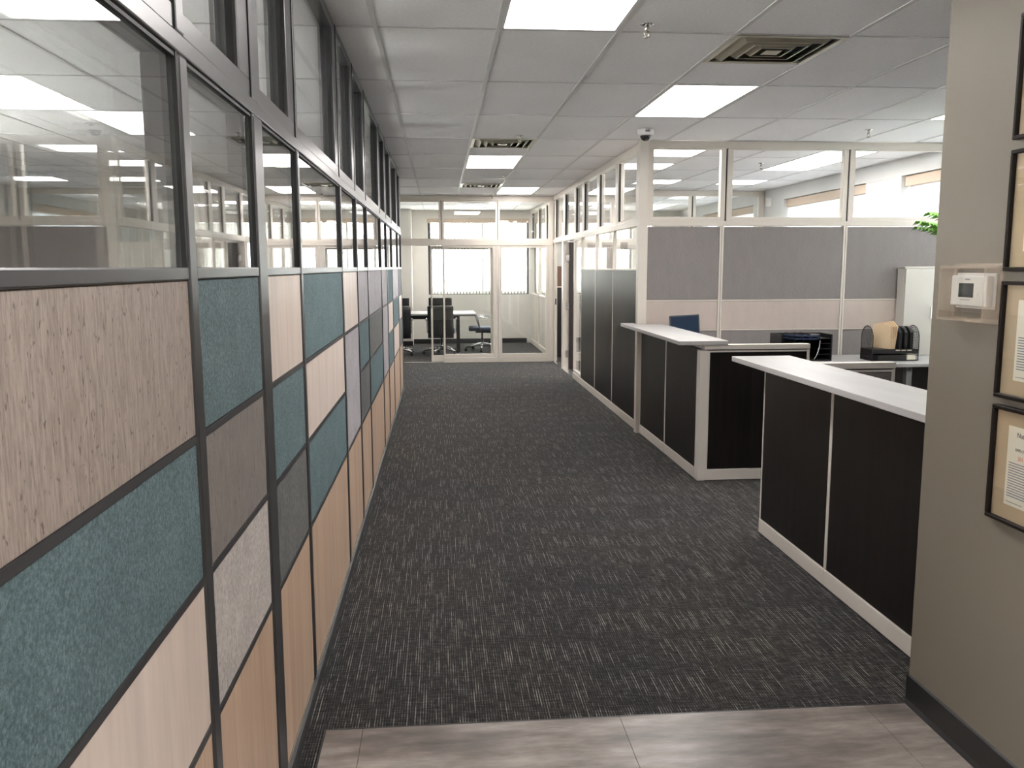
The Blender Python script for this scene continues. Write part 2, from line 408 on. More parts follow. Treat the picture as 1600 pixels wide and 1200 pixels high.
glazed_front('wall_left_outer_far', 'white outer wall of the side room beyond its first added window, out of view', 'window_7', 'wide window added for daylight in the far half of the side room, out of view', X0, 5.4, 7.8, .9, 2.62, 5.0, 11.2)  # second added side room window, out of view, brightening the same ceiling
glazed_front('wall_left_passage', 'white outer wall at the end of the cross passage, out of view', 'window_8', 'small window added for daylight at the end of the cross passage, out of view', X0, 12.3, 13.4, 1.1, 2.3, 11.2, Y1 + .3)  # added opening out of view, lifts the ceiling at the far end
tag(B(X0, XL - .13, 11.20, 11.28, 0, CEIL).build('wall_side_room', 'wall_grey'), 'plain greige wall closing the far end of the side room', 'wall', kind='structure')
# right outer wall with two windows
WB, WT = 1.0, 2.60
WIN = [(10.15, 12.65), (5.9, 9.35), (13.9, 16.6)]
segs = [(Y0, 5.9), (9.35, 10.15), (12.65, 13.9), (16.6, Y1 + .3)]
wr = wall('wall_right_outer', 'pale grey window wall with deep reveals behind the partition', 'wall_white',
          *[(X1, X1 + .3, a, b, 0, CEIL + .06) for a, b in segs],
          *[(X1, X1 + .3, a, b, 0, WB) for a, b in WIN], *[(X1, X1 + .3, a, b, WT, CEIL + .06) for a, b in WIN])
WLAB = ['bright window with beige roller valance behind the middle partition pane', 'bright window with beige valance beside the palm fronds', 'bright window in the office behind the open door']
for i, (a, b) in enumerate(WIN):
    w = struct('window_%d' % (i + 1), WLAB[i], 'window')
    x = X1 + .17
    B(x, x + .05, a, b, WB, WB + .06).build('bottom_rail', 'white_trim', w); B(x, x + .05, a, b, WT - .05, WT).build('top_rail', 'white_trim', w)
    n = 2
    for k in range(n + 1):
        y = a + (b - a - .05) * k / n; B(x, x + .05, y, y + .05, WB + .06, WT - .05).build('mullion', 'white_trim', w)
        if k < n: B(x + .02, x + .028, y + .05, a + (b - a - .05) * (k + 1) / n, WB + .06, WT - .05).build('pane', 'glass', w)
    B(X1 + .04, X1 + .15, a + .01, b - .01, WT - .115, WT - .005).build('valance', 'valance', w, .006)
    B(X1 + .10, X1 + .102, a + .02, b - .02, WB + .03, WT - .11).build('roller_shade', 'shade', w)
    B(X1 - .02, X1 + .17, a, b, WB, WB + .025).build('window_sill', 'white_trim', w, .004)

# far outer wall with the meeting-room window
FX0, FX1, FB, FT = -.24, 1.89, 1.035, 2.61
wf = wall('wall_far_outer', 'cream wall below the bright meeting room window', 'wall_cream',
          (X0, FX0, Y1, Y1 + .3, 0, CEIL + .06), (FX1, 2.6, Y1, Y1 + .3, 0, CEIL + .06), (4.6, X1 + .4, Y1, Y1 + .3, 0, CEIL + .06),
          (FX0, FX1, Y1, Y1 + .3, 0, FB), (FX0, FX1, Y1, Y1 + .3, FT, CEIL + .06),
          (2.6, 4.6, Y1, Y1 + .3, 0, FB), (2.6, 4.6, Y1, Y1 + .3, FT, CEIL + .06),
          (-3.0, -.57, Y1 - .5, Y1, 0, CEIL))
B(-.57, 1.84, Y1 - .012, Y1, 0, .10).build('baseboard', 'rubber', wf); B(-3, -.57, Y1 - .512, Y1 - .5, 0, .10).build('baseboard', 'rubber', wf)
def far_window(name, a, b, label, vanes):
    w = struct(name, label, 'window')
    y = Y1 + .08
    B(a, a + .055, y, y + .06, FB, FT).build('side_rail', 'win_frame', w); B(b - .055, b, y, y + .06, FB, FT).build('side_rail', 'win_frame', w)
    B(a + .055, b - .055, y, y + .06, FB, FB + .075).build('bottom_rail', 'win_frame', w); B(a + .055, b - .055, y, y + .06, FT - .06, FT).build('top_rail', 'win_frame', w)
    mid = (a + b) / 2 + .1
    B(mid - .025, mid + .025, y, y + .06, FB + .075, FT - .06).build('mullion', 'win_frame', w)
    for p, q in ((a + .055, mid - .025), (mid + .025, b - .055)): B(p, q, y + .025, y + .033, FB + .075, FT - .06).build('pane', 'glass', w)
    B(a - .01, b, Y1 - .07, Y1 - .001, FT - .085, FT + .005).build('valance', 'valance', w, .005)
    x = a + .09; proto = None
    while x < b - .02:
        if proto is None:
            m = MB(); t = R(38)
            dx, dy = .035 * math.cos(t), .035 * math.sin(t)
            m.prism([(-dx, -dy), (dx, dy), (dx - .0008, dy + .0008), (-dx - .0008, -dy + .0008)], FB + .012, FT - .09)
            o = proto = m.build('blind_vane', 'blind', w, rel=(0, 0, 0))
        else:
            o = proto.copy(); col.objects.link(o)
        o.location = (x, Y1 + .035, 0); x += vanes
    return w
far_window('window_4', FX0, FX1, 'bright meeting room window with white vertical blinds', .068)
far_window('window_5', 2.6, 4.6, 'bright office window with vertical blinds behind the open door', .085)

# meeting room side walls
tag(B(-3.15, -3.0, YE + .08, Y1, 0, CEIL).build('wall_meeting_left', 'wall_cream'), 'cream wall at the hidden side of the meeting room', 'wall', kind='structure')

# ---- greige wall on the near right with its rubber base
tag(B(1.71, 1.95, Y0, 2.862, 0, CEIL).build('wall_right', 'wall_grey'), 'greige painted wall end carrying the thermostat and framed documents', 'wall', kind='structure')
bb = MB().prism([(1.71, .115), (1.7035, .11), (1.7035, .02), (1.693, .004), (1.693, 0), (1.71, 0)], Y0, 2.862, 'y').build('baseboard_right', 'rubber')
tag(bb, 'dark rubber cove baseboard along the greige wall', 'baseboard', kind='structure')
B(1.7035, 1.95, 2.862, 2.868, 0, .115).build('base_return', 'rubber', bb)

# ================================================================== LEFT TILED PARTITION
wl = struct('wall_left', 'grey framed partition of coloured tiles with glass above, lining the corridor', 'wall')
ZS = [.064, .645, .968, 1.267, 1.587]     # tile seams
RB, RT = 2.02, 2.06                       # middle rail
# column seams: (start of post, end of post)
POST = [(.36, .455), (1.752, 1.808), (2.416, 2.53), (3.125, 3.168), (4.435, 4.478), (5.245, 5.288), (5.995, 6.038),
        (7.385, 7.43), (8.19, 8.235), (9.09, 9.135), (10.355, 10.40), (11.215, 11.275)]
COLS = [('beige', 'teal', 'cream', 'wood'), ('teal', 'grey', 'speck', 'wood'), ('cream', 'teal', 'slate', 'wood'),
        ('teal', 'cream', 'teal', 'wood'), ('cream', 'lav2', None, 'wood'), ('lav', 'teal', 'slate', 'wood'), ('lav', 'slate', 'teal', 'wood'),
        ('lav', 'lav2', None, 'wood'), ('teal', 'cream', 'teal', 'wood'), ('lav', 'teal', 'cream', 'wood'), ('slate', 'cream', 'slate', 'wood')]
assert len(COLS) == len(POST) - 1
ya, yb = POST[0][0], POST[-1][1]
B(XL - .075, XL - .014, ya, yb, .0, 1.60).build('core', 'core', wl)
B(XL - .012, XL + .010, ya, yb, 0, .058).build('base_strip', 'base_grey', wl, .002)
B(XL - .012, XL - .0005, ya, yb, .058, .064).build('base_bead', 'alu', wl)
for (a, b) in POST:
    B(XL - .072, XL + .003, a, b, .058, RB).build('post', 'frame_grey', wl, .006)
    B(XL - .072, XL + .001, a, b, RT, CEIL - .001).build('mullion', 'frame_grey', wl, .005)
for i, cols_ in enumerate(COLS):
    a, b = POST[i][1], POST[i + 1][0]
    spans = [(3, 4, cols_[0])]
    spans += [(1, 3, 'lav')] if cols_[1] == 'lav2' else [(2, 3, cols_[1]), (1, 2, cols_[2])]
    spans += [(0, 1, cols_[3])]
    for lo, hi, c in spans:
        B(XL - .018, XL - .003, a + .001, b - .001, ZS[lo] + (.004 if lo == 0 else .0085), ZS[hi] - (.0085 if hi < 4 else .001)).build('wall_tile', 't_' + c, wl, .0015, 1)
    for z in ([.645, 1.267] if cols_[1] == 'lav2' else ZS[1:4]):
        B(XL - .016, XL - .0005, a, b, z - .0078, z + .0078).build('seam_strip', 'frame_dark', wl)
    B(XL - .075, XL + .001, a, b, 1.587, 1.612).build('sill_rail', 'frame_grey', wl, .003)
    # glass tier
    B(XL - .016, XL - .010, a + .001, b - .001, 1.612, RB).build('glass_pane', 'glass_left', wl)
    B(XL - .066, XL - .060, a + .001, b - .001, 1.612, RB).build('glass_pane', 'glass_left', wl)
    B(XL - .010, XL - .001, b - .008, b, 1.612, RB).build('gasket', 'gasket', wl)
    B(XL - .010, XL - .003, a, b - .008, RB - .010, RB - .003).build('gasket', 'gasket', wl)
    # transom tier: sash with a wide far stile, recessed glass
    B(XL - .07, XL - .002, a, b, RT, 2.107).build('sash_rail', 'frame_grey', wl, .002)
    B(XL - .07, XL - .002, a, b, CEIL - .042, CEIL - .001).build('sash_rail', 'frame_grey', wl, .002)
    st = .125 if i >= 3 else .125
    B(XL - .07, XL - .002, b - st, b, 2.107, CEIL - .042).build('sash_stile', 'frame_grey', wl, .003)
    B(XL - .030, XL - .012, b - st - .004, b - st, 2.107, CEIL - .042).build('gasket', 'gasket', wl)
    B(XL - .036, XL - .030, a, b - st - .002, 2.107, CEIL - .042).build('glass_pane', 'glass_left', wl)
    B(XL - .006, XL + .0015, b - .006, b - .001, RT, CEIL - .001).build('gasket', 'gasket', wl)
B(XL - .075, XL + .002, ya, yb, RB, RT).build('middle_rail', 'frame_grey', wl, .004)

# ================================================================== GLASS END WALL
we = struct('wall_far', 'cream framed glass wall across the end of the corridor', 'wall')
F = 'cream_frame'
def fb(*a, name='frame_bar', par=we, m=F, bev=.004): return B(*a).build(name, m, par, bev)
ED = YE + .085
fb(-5, XR, YE, ED, 2.707, CEIL - .001); fb(-5, XR, YE - .004, ED, 1.968, 2.06)
for a, b in ((-5, -4.9), (-1.98, -1.9), (-1.06, -.98), (-.005, .03), (.04, .08), (.94, .972), (.98, 1.012), (1.839, XR - .004)):
    fb(a, b, YE + .001, ED - .001, 2.06, 2.707, name='post')
B(.03, .04, YE + .02, ED, 2.06, 2.707).build('gasket', 'gasket', we); B(.972, .98, YE + .02, ED, 2.06, 2.707).build('gasket', 'gasket', we)
for a, b in ((-1.06, -.98), (.94, .975), (.979, 1.014), (1.839, XR - .004)): fb(a, b, YE + .001, ED - .001, 0, 1.968, name='post')
for a, b in ((-.98, -.005), (.08, .94), (1.012, 1.839), (-1.9, -1.06)):
    B(a, b, YE + .03, YE + .037, 2.06, 2.707).build('glass_pane', 'glass', we)
    fb(a, b, YE + .012, YE + .06, 2.06, 2.082, name='glazing_bar', bev=.002); fb(a, b, YE + .012, YE + .06, 2.685, 2.707, name='glazing_bar', bev=.002)
for a, b in ((.05, .94), (1.014, 1.839)):
    fb(a, b, YE - .003, ED, 0, .084, name='base_rail')
    fb(a + .03, b - .05, YE + .008, YE + .06, .084, .142, name='bottom_rail'); fb(a + .03, b - .05, YE + .008, YE + .06, 1.928, 1.968, name='top_rail')
    fb(a, a + .03, YE + .004, YE + .062, .084, 1.968, name='stile'); fb(b - .05, b, YE + .004, YE + .062, .084, 1.968, name='stile')
    B(a + .03, b - .05, YE + .03, YE + .037, .142, 1.928).build('glass_pane', 'glass', we)
B(-5, -1.06, YE + .03, YE + .07, .0, 1.968).build('wall_section', 'wall_cream', we)
B(-.98, .05, YE + .0, ED + .02, 0.0005, .006).build('threshold', 'alu', we)
# sliding door behind the fixed panel
d1 = struct('door_1', 'cream framed sliding glass door pushed half open behind the fixed pane', 'door')
DY = ED + .012
for a, b in ((-.16, -.128), (.855, .895)): B(a, b, DY, DY + .04, .012, 1.966).build('stile', F, d1, .003)
B(-.128, .855, DY, DY + .04, .012, .115).build('bottom_rail', F, d1, .003); B(-.128, .855, DY, DY + .04, 1.91, 1.966).build('top_rail', F, d1, .003)
B(-.128, .855, DY + .016, DY + .023, .115, 1.91).build('glass_pane', 'glass', d1)
B(-.156, -.136, DY - .02, DY, .92, 1.12).build('pull_handle', 'alu', d1, .004)

# ================================================================== GLAZED PARTITION ON THE RIGHT (offices)
wg = struct('wall_right_glass', 'cream framed office partition with tall dark panels and glass above', 'wall')
def gb(*a, name='frame_bar', m=F, bev=.004): return B(*a).build(name, m, wg, bev)
XB = XR + .075
gb(XR, XB, 8.17, Y1 - .01, 2.713, CEIL - .001); gb(XR - .003, XB, 8.17, Y1 - .01, 2.0, 2.06)
TP = [(8.17, 8.33), (9.19, 9.46), (10.33, 10.54), (11.43, 11.64), (12.13, 12.33), (13.18, 13.40), (14.34, YE + .085), (15.55, 15.65), (16.75, 16.85), (17.95, Y1 - .01)]
tr = [8.33]
panes = [(8.33, 9.33), (9.33, 10.43), (10.43, 11.53), (11.53, 12.23), (12.23, 13.29), (13.29, 14.36), (14.62, 15.6), (15.6, 16.8), (16.8, 18.0)]
for a, b in panes:      # each transom sash
    s = .075
    gb(XR + .002, XB - .002, a, a + s, 2.06, 2.713, name='sash_stile'); gb(XR + .002, XB - .002, b - s + .012, b - .012 if b != 14.36 else b, 2.06, 2.713, name='sash_stile')
    B(XR + .012, XB - .002, b - .012, b, 2.06, 2.713).build('gasket', 'gasket', wg)
    B(XR + .012, XR + .034, b - s + .004, b - s + .012, 2.085, 2.70).build('gasket', 'gasket', wg)
    gb(XR + .004, XB - .004, a + s, b - s + .012, 2.06, 2.085, name='sash_rail', bev=.002)
    B(XR + .034, XR + .041, a + s, b - s + .012, 2.085, 2.713).build('glass_pane', 'glass', wg)
# dark panels with glass over
seams = [8.17, 9.465, 10.553, 11.625]
for i in range(3):
    a, b = seams[i], seams[i + 1]
    B(XR + .002, XR + .05, a + .012, b - .012, .09, 1.572).build('dark_panel', 'dark_wood', wg, .002)
    gb(XR - .001, XB, b - .012, b + .012, .09, 2.0, name='post', bev=.003)
    gb(XR - .001, XB, a + .012, b - .012, 1.572, 1.588, name='cap_rail', bev=.002)
    B(XR + .018, XR + .025, a + .012, b - .012, 1.588, 2.0).build('glass_pane', 'glass', wg)
gb(XR - .004, XB, 8.17, 12.30, 0, .085, name='base_rail')
# side light
gb(XR, XB, 12.255, 12.30, 0, 2.0, name='post')
gb(XR + .005, XB - .01, 11.637, 12.255, .085, .13, name='bottom_rail', bev=.002); gb(XR + .005, XB - .01, 11.637, 12.255, 1.97, 2.0, name='top_rail', bev=.002)
B(XR + .018, XR + .025, 11.637, 12.255, .13, 1.97).build('glass_pane', 'glass', wg)
gb(XR, XB + .02, 13.37, 13.52, 0, 2.0, name='door_jamb'); gb(XR, XR + .03, 14.35, 14.44, 0, 2.0, name='door_jamb')
B(XR + .01, XR + .03, 14.346, 14.35, .98, 1.08).build('strike_plate', 'black_plastic', wg)
B(XR - .005, XB + .02, 12.30, 13.37, .0005, .008).build('threshold', 'alu', wg); B(XR - .005, XB + .02, 13.52, 14.35, .0005, .008).build('threshold', 'alu', wg)
# meeting room side of the same line
for a, b in ((14.62, 15.55), (15.60, 16.75), (16.80, 18.2)):
    gb(XR, XB, a - .05, a, 0, 2.0, name='post')
    gb(XR + .004, XB - .004, a, b, 0, .10, name='base_rail')
    B(XR + .02, XR + .05, a + .004, b - .004, .10, 1.04).build('white_panel', 'cab', wg, .002)
    gb(XR + .006, XB - .006, a, b, 1.04, 1.06, name='cap_rail', bev=.002)
    B(XR + .03, XR + .037, a, b, 1.06, 2.0).build('glass_pane', 'glass', wg)
# corner post shared with the fabric partition
gb(1.88, 1.968, 8.09, 8.17, 0, CEIL - .001, name='corner_post')
# open office door, hinged on the far jamb
d2 = struct('door_2', 'dark wood office door standing open inward, hinges on the cream jamb', 'door')
B(XB + .025, XB + .93, 13.315, 13.36, .012, 1.985).build('leaf', 'door_wood', d2, .002)
for z in (.25, 1.0, 1.75):
    B(XR + .045, XB + .04, 13.352, 13.3695, z - .05, z + .05).build('hinge', 'alu', d2)
for sgn in (0,):
    hd = MB(); hd.tube([(XB + .86, 13.315, 1.0), (XB + .86, 13.25, 1.0), (XB + .74, 13.25, 1.0)], .009); hd.build('lever_handle', 'alu', d2)
# divider between the offices
wo = struct('wall_office', 'cream partition with upper glass dividing the offices in the back', 'wall')
DV0, DV1 = 13.40, 13.46
for (a, b, c, d) in ((3.05, 5.12, 0, 2.0), (3.05, 5.12, 2.70, CEIL - .001)): B(a, b, DV0, DV1, c, d).build('frame_bar', F, wo, .003)
B(XB + .03, 3.05, DV0, DV1, 0, CEIL - .001).build('wall_section', 'wall_cream', wo)
for a, b in ((3.05, 3.10), (3.91, 3.955), (3.975, 4.02), (5.03, 5.12)): B(a, b, DV0, DV1, 2.0, 2.70).build('post', F, wo, .003)
B(3.955, 3.975, DV0 + .01, DV1, 2.0, 2.70).build('gasket', 'gasket', wo)
for a, b in ((3.10, 3.91), (4.02, 5.03)): B(a, b, DV0 + .026, DV0 + .033, 2.0, 2.70).build('glass_pane', 'glass', wo)

# ================================================================== FABRIC PARTITION ACROSS THE RECEPTION
wc = struct('wall_cross', 'grey and beige fabric partition with clear glass above, behind the reception desks', 'wall')
def cb(*a, name='frame_bar', m=F, bev=.003): return B(*a).build(name, m, wc, bev)
YB = YC + .07
cb(1.968, 5.12, YC, YB, 2.715, CEIL - .001); cb(1.968, 5.12, YC - .003, YB, 1.995, 2.04)
cp = [(1.968, 1.968, 2.735), (0, 2.735, 3.94), (0, 3.94, 5.12)]
for k, (a, b) in enumerate(((1.968, 2.735), (2.735, 3.94), (3.94, 5.12))):
    s = .058
    cb(a + .004, a + s, YC + .003, YB - .003, 2.04, 2.715, name='sash_stile'); cb(b - s, b - .012, YC + .003, YB - .003, 2.04, 2.715, name='sash_stile')
    B(b - .012, b + .004, YC + .02, YB - .003, 2.04, 2.715).build('gasket', 'gasket', wc)
    cb(a + s, b - s, YC + .005, YB - .005, 2.04, 2.078, name='sash_rail', bev=.002); cb(a + s, b - s, YC + .005, YB - .005, 2.705, 2.715, name='sash_rail', bev=.001)
    B(a + s, b - s, YC + .03, YC + .037, 2.078, 2.705).build('glass_pane', 'glass', wc)
for k, (a, b) in enumerate(((1.968, 2.70), (2.70, 3.928), (3.928, 5.12))):
    l = a + (.02 if k else 0); r = b - .02
    for z0, z1, m, nm in ((1.29, 1.985, 'fabric', 'fabric_panel'), (1.004, 1.278, 'beige', 'fabric_panel'), (.10, .992, 'fabric', 'fabric_panel')):
        B(l + .002, r - .002, YC + .004, YC + .05, z0, z1).build(nm, m, wc, .003, 1)
    for z in (1.284, .998): cb(l, r, YC - .002, YC + .05, z - .006, z + .006, name='trim_strip', bev=.0015)
    cb(l, r, YC - .002, YC + .05, .0, .10, name='base_rail')
    if k:
        for dx in (-.02, .002): cb(a + dx, a + dx + .018, YC - .004, YB, 0, 1.995, name='post', bev=.003)
        B(a - .002, a + .002, YC + .002, YC + .05, 0, 1.995).build('post_groove', 'win_frame', wc)

# ================================================================== THINGS
# ---- ceiling lights
def make_light(ly):
    t = empty('ceiling_light', (0, 0, CEIL))
    fr = MB(); w = TX / 2 - .006; l = ly / 2 - .006; e = .02
    fr.box(-w, w, -l, -l + e, .001, .03).box(-w, w, l - e, l, .001, .03).box(-w, -w + e, -l + e, l - e, .001, .03).box(w - e, w, -l + e, l - e, .001, .03)
    fr.build('frame', 'light_frame', t, rel=(0, 0, 0))
    B(-w + e, w - e, -l + e, l - e, .004, .012).build('diffuser', 'led', t, rel=(0, 0, 0))
    B(-w, w, -l, l, .03, .05).build('housing', 'light_frame', t, rel=(0, 0, 0))
    return t
protoL = {}
for (c, h, n), lab in LIGHTS.items():
    loc = (GX + (c + .5) * TX, GY + (h + n / 2) * TY / 2, CEIL)
    if n not in protoL: o = protoL[n] = make_light(TY * n / 2); o.location = loc
    else: o = dup(protoL[n]); o.location = loc
    tag(o, lab, 'ceiling light', 'recessed ceiling light panels')
# ---- vents
def ring(o, i, zo, zi, t=.002):
    m = MB(); n = 0
    po = [(-o, -o), (o, -o), (o, o), (-o, o)]; pi = [(-i, -i), (i, -i), (i, i), (-i, i)]
    for k in range(4):
        j = (k + 1) % 4
        a, b = po[k], po[j]; c, d = pi[j], pi[k]
        lo = [(a[0], a[1], zo), (b[0], b[1], zo), (c[0], c[1], zi), (d[0], d[1], zi)]
        hi = [(x, y, z + t) for x, y, z in lo]; s = len(m.v); m.v += lo + hi
        for q in ((0, 1, 2, 3), (7, 6, 5, 4), (0, 4, 5, 1), (1, 5, 6, 2), (2, 6, 7, 3), (3, 7, 4, 0)):
            m.f.append(tuple(s + x for x in q)); m.sm.append(False)
    return m
def make_vent():
    t = empty('ceiling_vent', (0, 0, CEIL))
    B(-.295, .295, -.295, .295, .045, .055).build('backing', 'vent_dark', t, rel=(0, 0, 0))
    m = MB(); o, e = .299, .03
    m.box(-o, o, -o, -o + e, -.003, .006).box(-o, o, o - e, o, -.003, .006).box(-o, -o + e, -o + e, o - e, -.003, .006).box(o - e, o, -o + e, o - e, -.003, .006)
    m.build('frame', 'vent', t, rel=(0, 0, 0))
    for ro, ri_ in ((.265, .215), (.20, .15), (.135, .09)):
        ring(ro, ri_, .032, -.012).build('louvre', 'vent', t, rel=(0, 0, 0))
        ring(ri_, ri_ - .006, -.012, -.012).build('louvre_lip', 'vent', t, rel=(0, 0, 0))
    B(-.045, .045, -.045, .045, -.012, -.008).build('centre_plate', 'vent', t, rel=(0, 0, 0))
    return t
pv = None
for (c, h), lab in VENTS.items():
    loc = (GX + (c + .5) * TX, GY + (h + .5) * TY / 2, CEIL)
    o = make_vent() if pv is None else dup(pv)
    pv = pv or o; o.location = loc; tag(o, lab, 'air vent', 'square ceiling vents')
# ---- sprinklers
def make_sprinkler():
    t = empty('sprinkler_head')
    MB().lathe([(.036, 0), (.036, -.003), (.02, -.008), (.012, -.008)]).build('escutcheon', 'chrome', t, rel=(0, 0, 0))
    MB().lathe([(.011, -.004), (.011, -.03), (.006, -.034), (.006, -.04)]).build('body', 'brass', t, rel=(0, 0, 0))
    m = MB(); m.tube([(-.008, 0, -.03), (-.013, 0, -.045), (-.003, 0, -.062)], .0028, 6); m.tube([(.008, 0, -.03), (.013, 0, -.045), (.003, 0, -.062)], .0028, 6)
    m.build('yoke', 'brass', t, rel=(0, 0, 0))
    MB().lathe([(.004, -.058), (.018, -.063), (.018, -.065), (.004, -.066)]).build('deflector', 'brass', t, rel=(0, 0, 0))
    return t
SPR = [((1.03, 4.33), 'sprinkler head near the top of the photo beside the brightest panel'), ((3.75, 7.42), 'sprinkler head above the reception desks'),
       ((.737, 7.93), 'sprinkler head just before the middle corridor vent'), ((.862, 11.46), 'sprinkler head just before the small far vent'),
       ((3.71, 9.85), 'sprinkler head seen through the middle glass pane'), ((.87, 14.3), 'sprinkler head close to the glass end wall')]
ps = None
for (x, y), lab in SPR:
    o = make_sprinkler() if ps is None else dup(ps)
    ps = ps or o; o.location = (x, y, CEIL + .004 - .0005); tag(o, lab, 'sprinkler', 'ceiling sprinkler heads')
# ---- dome camera
t = tag(empty('dome_camera', (1.79, 7.50, CEIL)), 'white dome security camera on the ceiling by the partition corner', 'camera')
MB().lathe([(.070, 0), (.072, -.012), (.070, -.038), (.060, -.052), (.052, -.054)], (0, 0, 0), 28).build('housing', 'white_plastic', t, rel=(0, 0, 0))
MB().lathe([(.050 * math.cos(a * math.pi / 16), -.052 - .048 * math.sin(a * math.pi / 16)) for a in range(0, 8)] + [(.003, -.1)], (0, 0, 0), 28).build('dome', 'dome', t, rel=(0, 0, 0))
B(-.02, .02, -.0735, -.069, -.03, -.014).build('logo_plate', 'ink_grey', t, rel=(0, 0, 0))
# ---- emergency lamp box on the window wall
t = tag(empty('alarm_strobe', (X1 - .05, 13.18, 2.53)), 'small white alarm box high on the window wall', 'alarm')
B(-.0, .05, -.05, .05, 0, .13).build('box', 'white_plastic', t, .004, rel=(0, 0, 0)); B(-.012, 0, -.025, .025, .03, .1).build('lens', 'white_trim', t, .003, rel=(0, 0, 0))

# ---- reception counters: low panels
def low_panel(name, label, group, segs_, end_post=None, back='fabric'):
    t = tag(empty(name, (XR, segs_[0][0], 0)), label, 'low partition', group)
    y0, y1 = segs_[0][0], segs_[-1][1]
    for a, b in segs_:
        B(XR - .003, XR + .066, a + .001, b - .001, .006, .088).build('base_rail', 'white_trim', t, .003)
        B(XR + .004, XR + .028, a + .012, b - .012, .090, .985).build('wood_panel', 'dark_wood', t, .0015, 1)
        B(XR + .036, XR + .060, a + .012, b - .012, .090, .985).build('back_panel', back, t, .0015, 1)
        for yy in (a, b - .012): B(XR + .001, XR + .064, yy + .0005, yy + .0115, .088, .992).build('edge_trim', 'white_trim', t)
        B(XR + .006, XR + .058, a + .012, b - .012, .985, .992).build('top_strip', 'win_frame', t)  # shade of the gap below the counter top, put in as a dark strip
        B(XR + .02, XR + .05, (a + b) / 2 - .12, (a + b) / 2 + .12, .992, 1.034).build('top_bracket', 'white_trim', t)
    return t
low_panel('reception_partition', 'two dark wood low panels facing the corridor under the farther counter top', 'reception low panels', [(7.165, 8.083), (6.255, 7.163)])
low_panel('reception_partition', 'two dark wood low panels under the nearest counter top', 'reception low panels', [(2.88, 4.02), (4.022, 4.915)])
def return_panel(name, label, y, x0, x1, front, back, post):
    t = tag(empty(name, (x0, y, 0)), label, 'low partition', 'reception return panels')
    B(x0 + .06, x1, y - .003, y + .066, .006, .088).build('base_rail', 'white_trim', t, .003)
    B(x0 + .075, x1 - .02, y + .004, y + .03, .092, .978).build('wood_panel' if front == 'dark_wood' else 'fabric_panel', front, t, .0015, 1)
    B(x0 + .075, x1 - .02, y + .036, y + .062, .092, .978).build('back_panel', back, t, .0015, 1)
    B(x0 + .062, x0 + .075, y, y + .064, .088, .990).build('edge_trim', 'white_trim', t, .001); B(x1 - .02, x1, y - .001, y + .065, .088, .993).build('end_trim', 'white_trim', t, .002)
    B(x0 + .075, x1 - .02, y, y + .064, .978, .990).build('top_strip', 'white_trim', t)
    B(x0 + .05, x1 - .004, y + .006, y + .058, .990, .998).build('cap_gap_shade', 'win_frame', t)  # dark strip coloured in as the shadow gap under the cap
    B(x0 + .03, x1 + .002, y - .004, y + .069, .998, 1.034).build('cap_rail', 'white_trim', t, .002)
    if post:
        B(x0 - .002, x0 + .06, y - .005, y + .058, .004, .992).build('corner_post', 'white_trim', t, .003)
    B(x1 - .22, x1 - .1, y - .006, y - .003, .03, .07).build('outlet_cover', 'white_plastic', t)
    return t
return_panel('reception_return', 'dark wood end panel with white corner post turning in from the corridor', 6.185, XR, 2.755, 'dark_wood', 'fabric', True)
return_panel('reception_return', 'grey fabric side panel with white cap behind the nearest counter top', 4.918, XR, 2.73, 'fabric', 'dark_wood', False)
# ---- counter tops
o = MB().prism([(1.75, 6.165), (2.122, 6.165), (2.122, 8.07), (1.872, 8.07), (1.872, 8.235), (1.75, 8.235)], 1.035, 1.065).build('counter_top', 'top', None, .0025)
tag(place(o, (1.75, 6.165, 1.035)), 'white counter top ledge on the farther reception panels, by the corner post', 'counter top', 'reception counter tops')
o = B(1.775, 2.142, 2.875, 5.09, 1.035, 1.065).build('counter_top', 'top', None, .0025)
tag(place(o, (1.775, 2.875, 1.035)), 'nearest white counter top ledge, running behind the greige wall', 'counter top', 'reception counter tops')
# ---- desk
t = tag(empty('work_desk', (3.3, 7.65, 0)), 'pale laminate desk against the grey fabric partition', 'desk')
B(2.00, 5.05, 7.28, 8.12, .712, .742).build('desk_top', 'top', t, .003)
for x in (2.15, 4.18, 4.9):
    B(x, x + .055, 7.34, 7.40, .02, .712).build('leg', 'desk_grey', t, .004); B(x, x + .055, 7.98, 8.04, .02, .712).build('leg', 'desk_grey', t, .004)
    B(x - .01, x + .065, 7.30, 8.08, 0, .022).build('foot', 'desk_grey', t, .004); B(x + .01, x + .045, 7.34, 8.04, .67, .712).build('bracket', 'desk_grey', t, .003)
# ---- chair back and bin under the desk seen beyond the end of the near panel
t = tag(empty('pedestal_drawers', (3.86, 7.62, 0)), 'black drawer pedestal under the desk', 'drawers')
B(3.66, 4.06, 7.36, 7.95, 0.03, .66).build('body', 'black_plastic', t, .006)
for k in range(3): B(3.67, 4.05, 7.345, 7.36, .05 + k * .2, .235 + k * .2).build('drawer', 'black_plastic', t, .004)
for x in (3.68, 4.0):
    for y in (7.4, 7.88): B(x, x + .04, y, y + .04, 0, .03).build('foot', 'black_plastic', t)
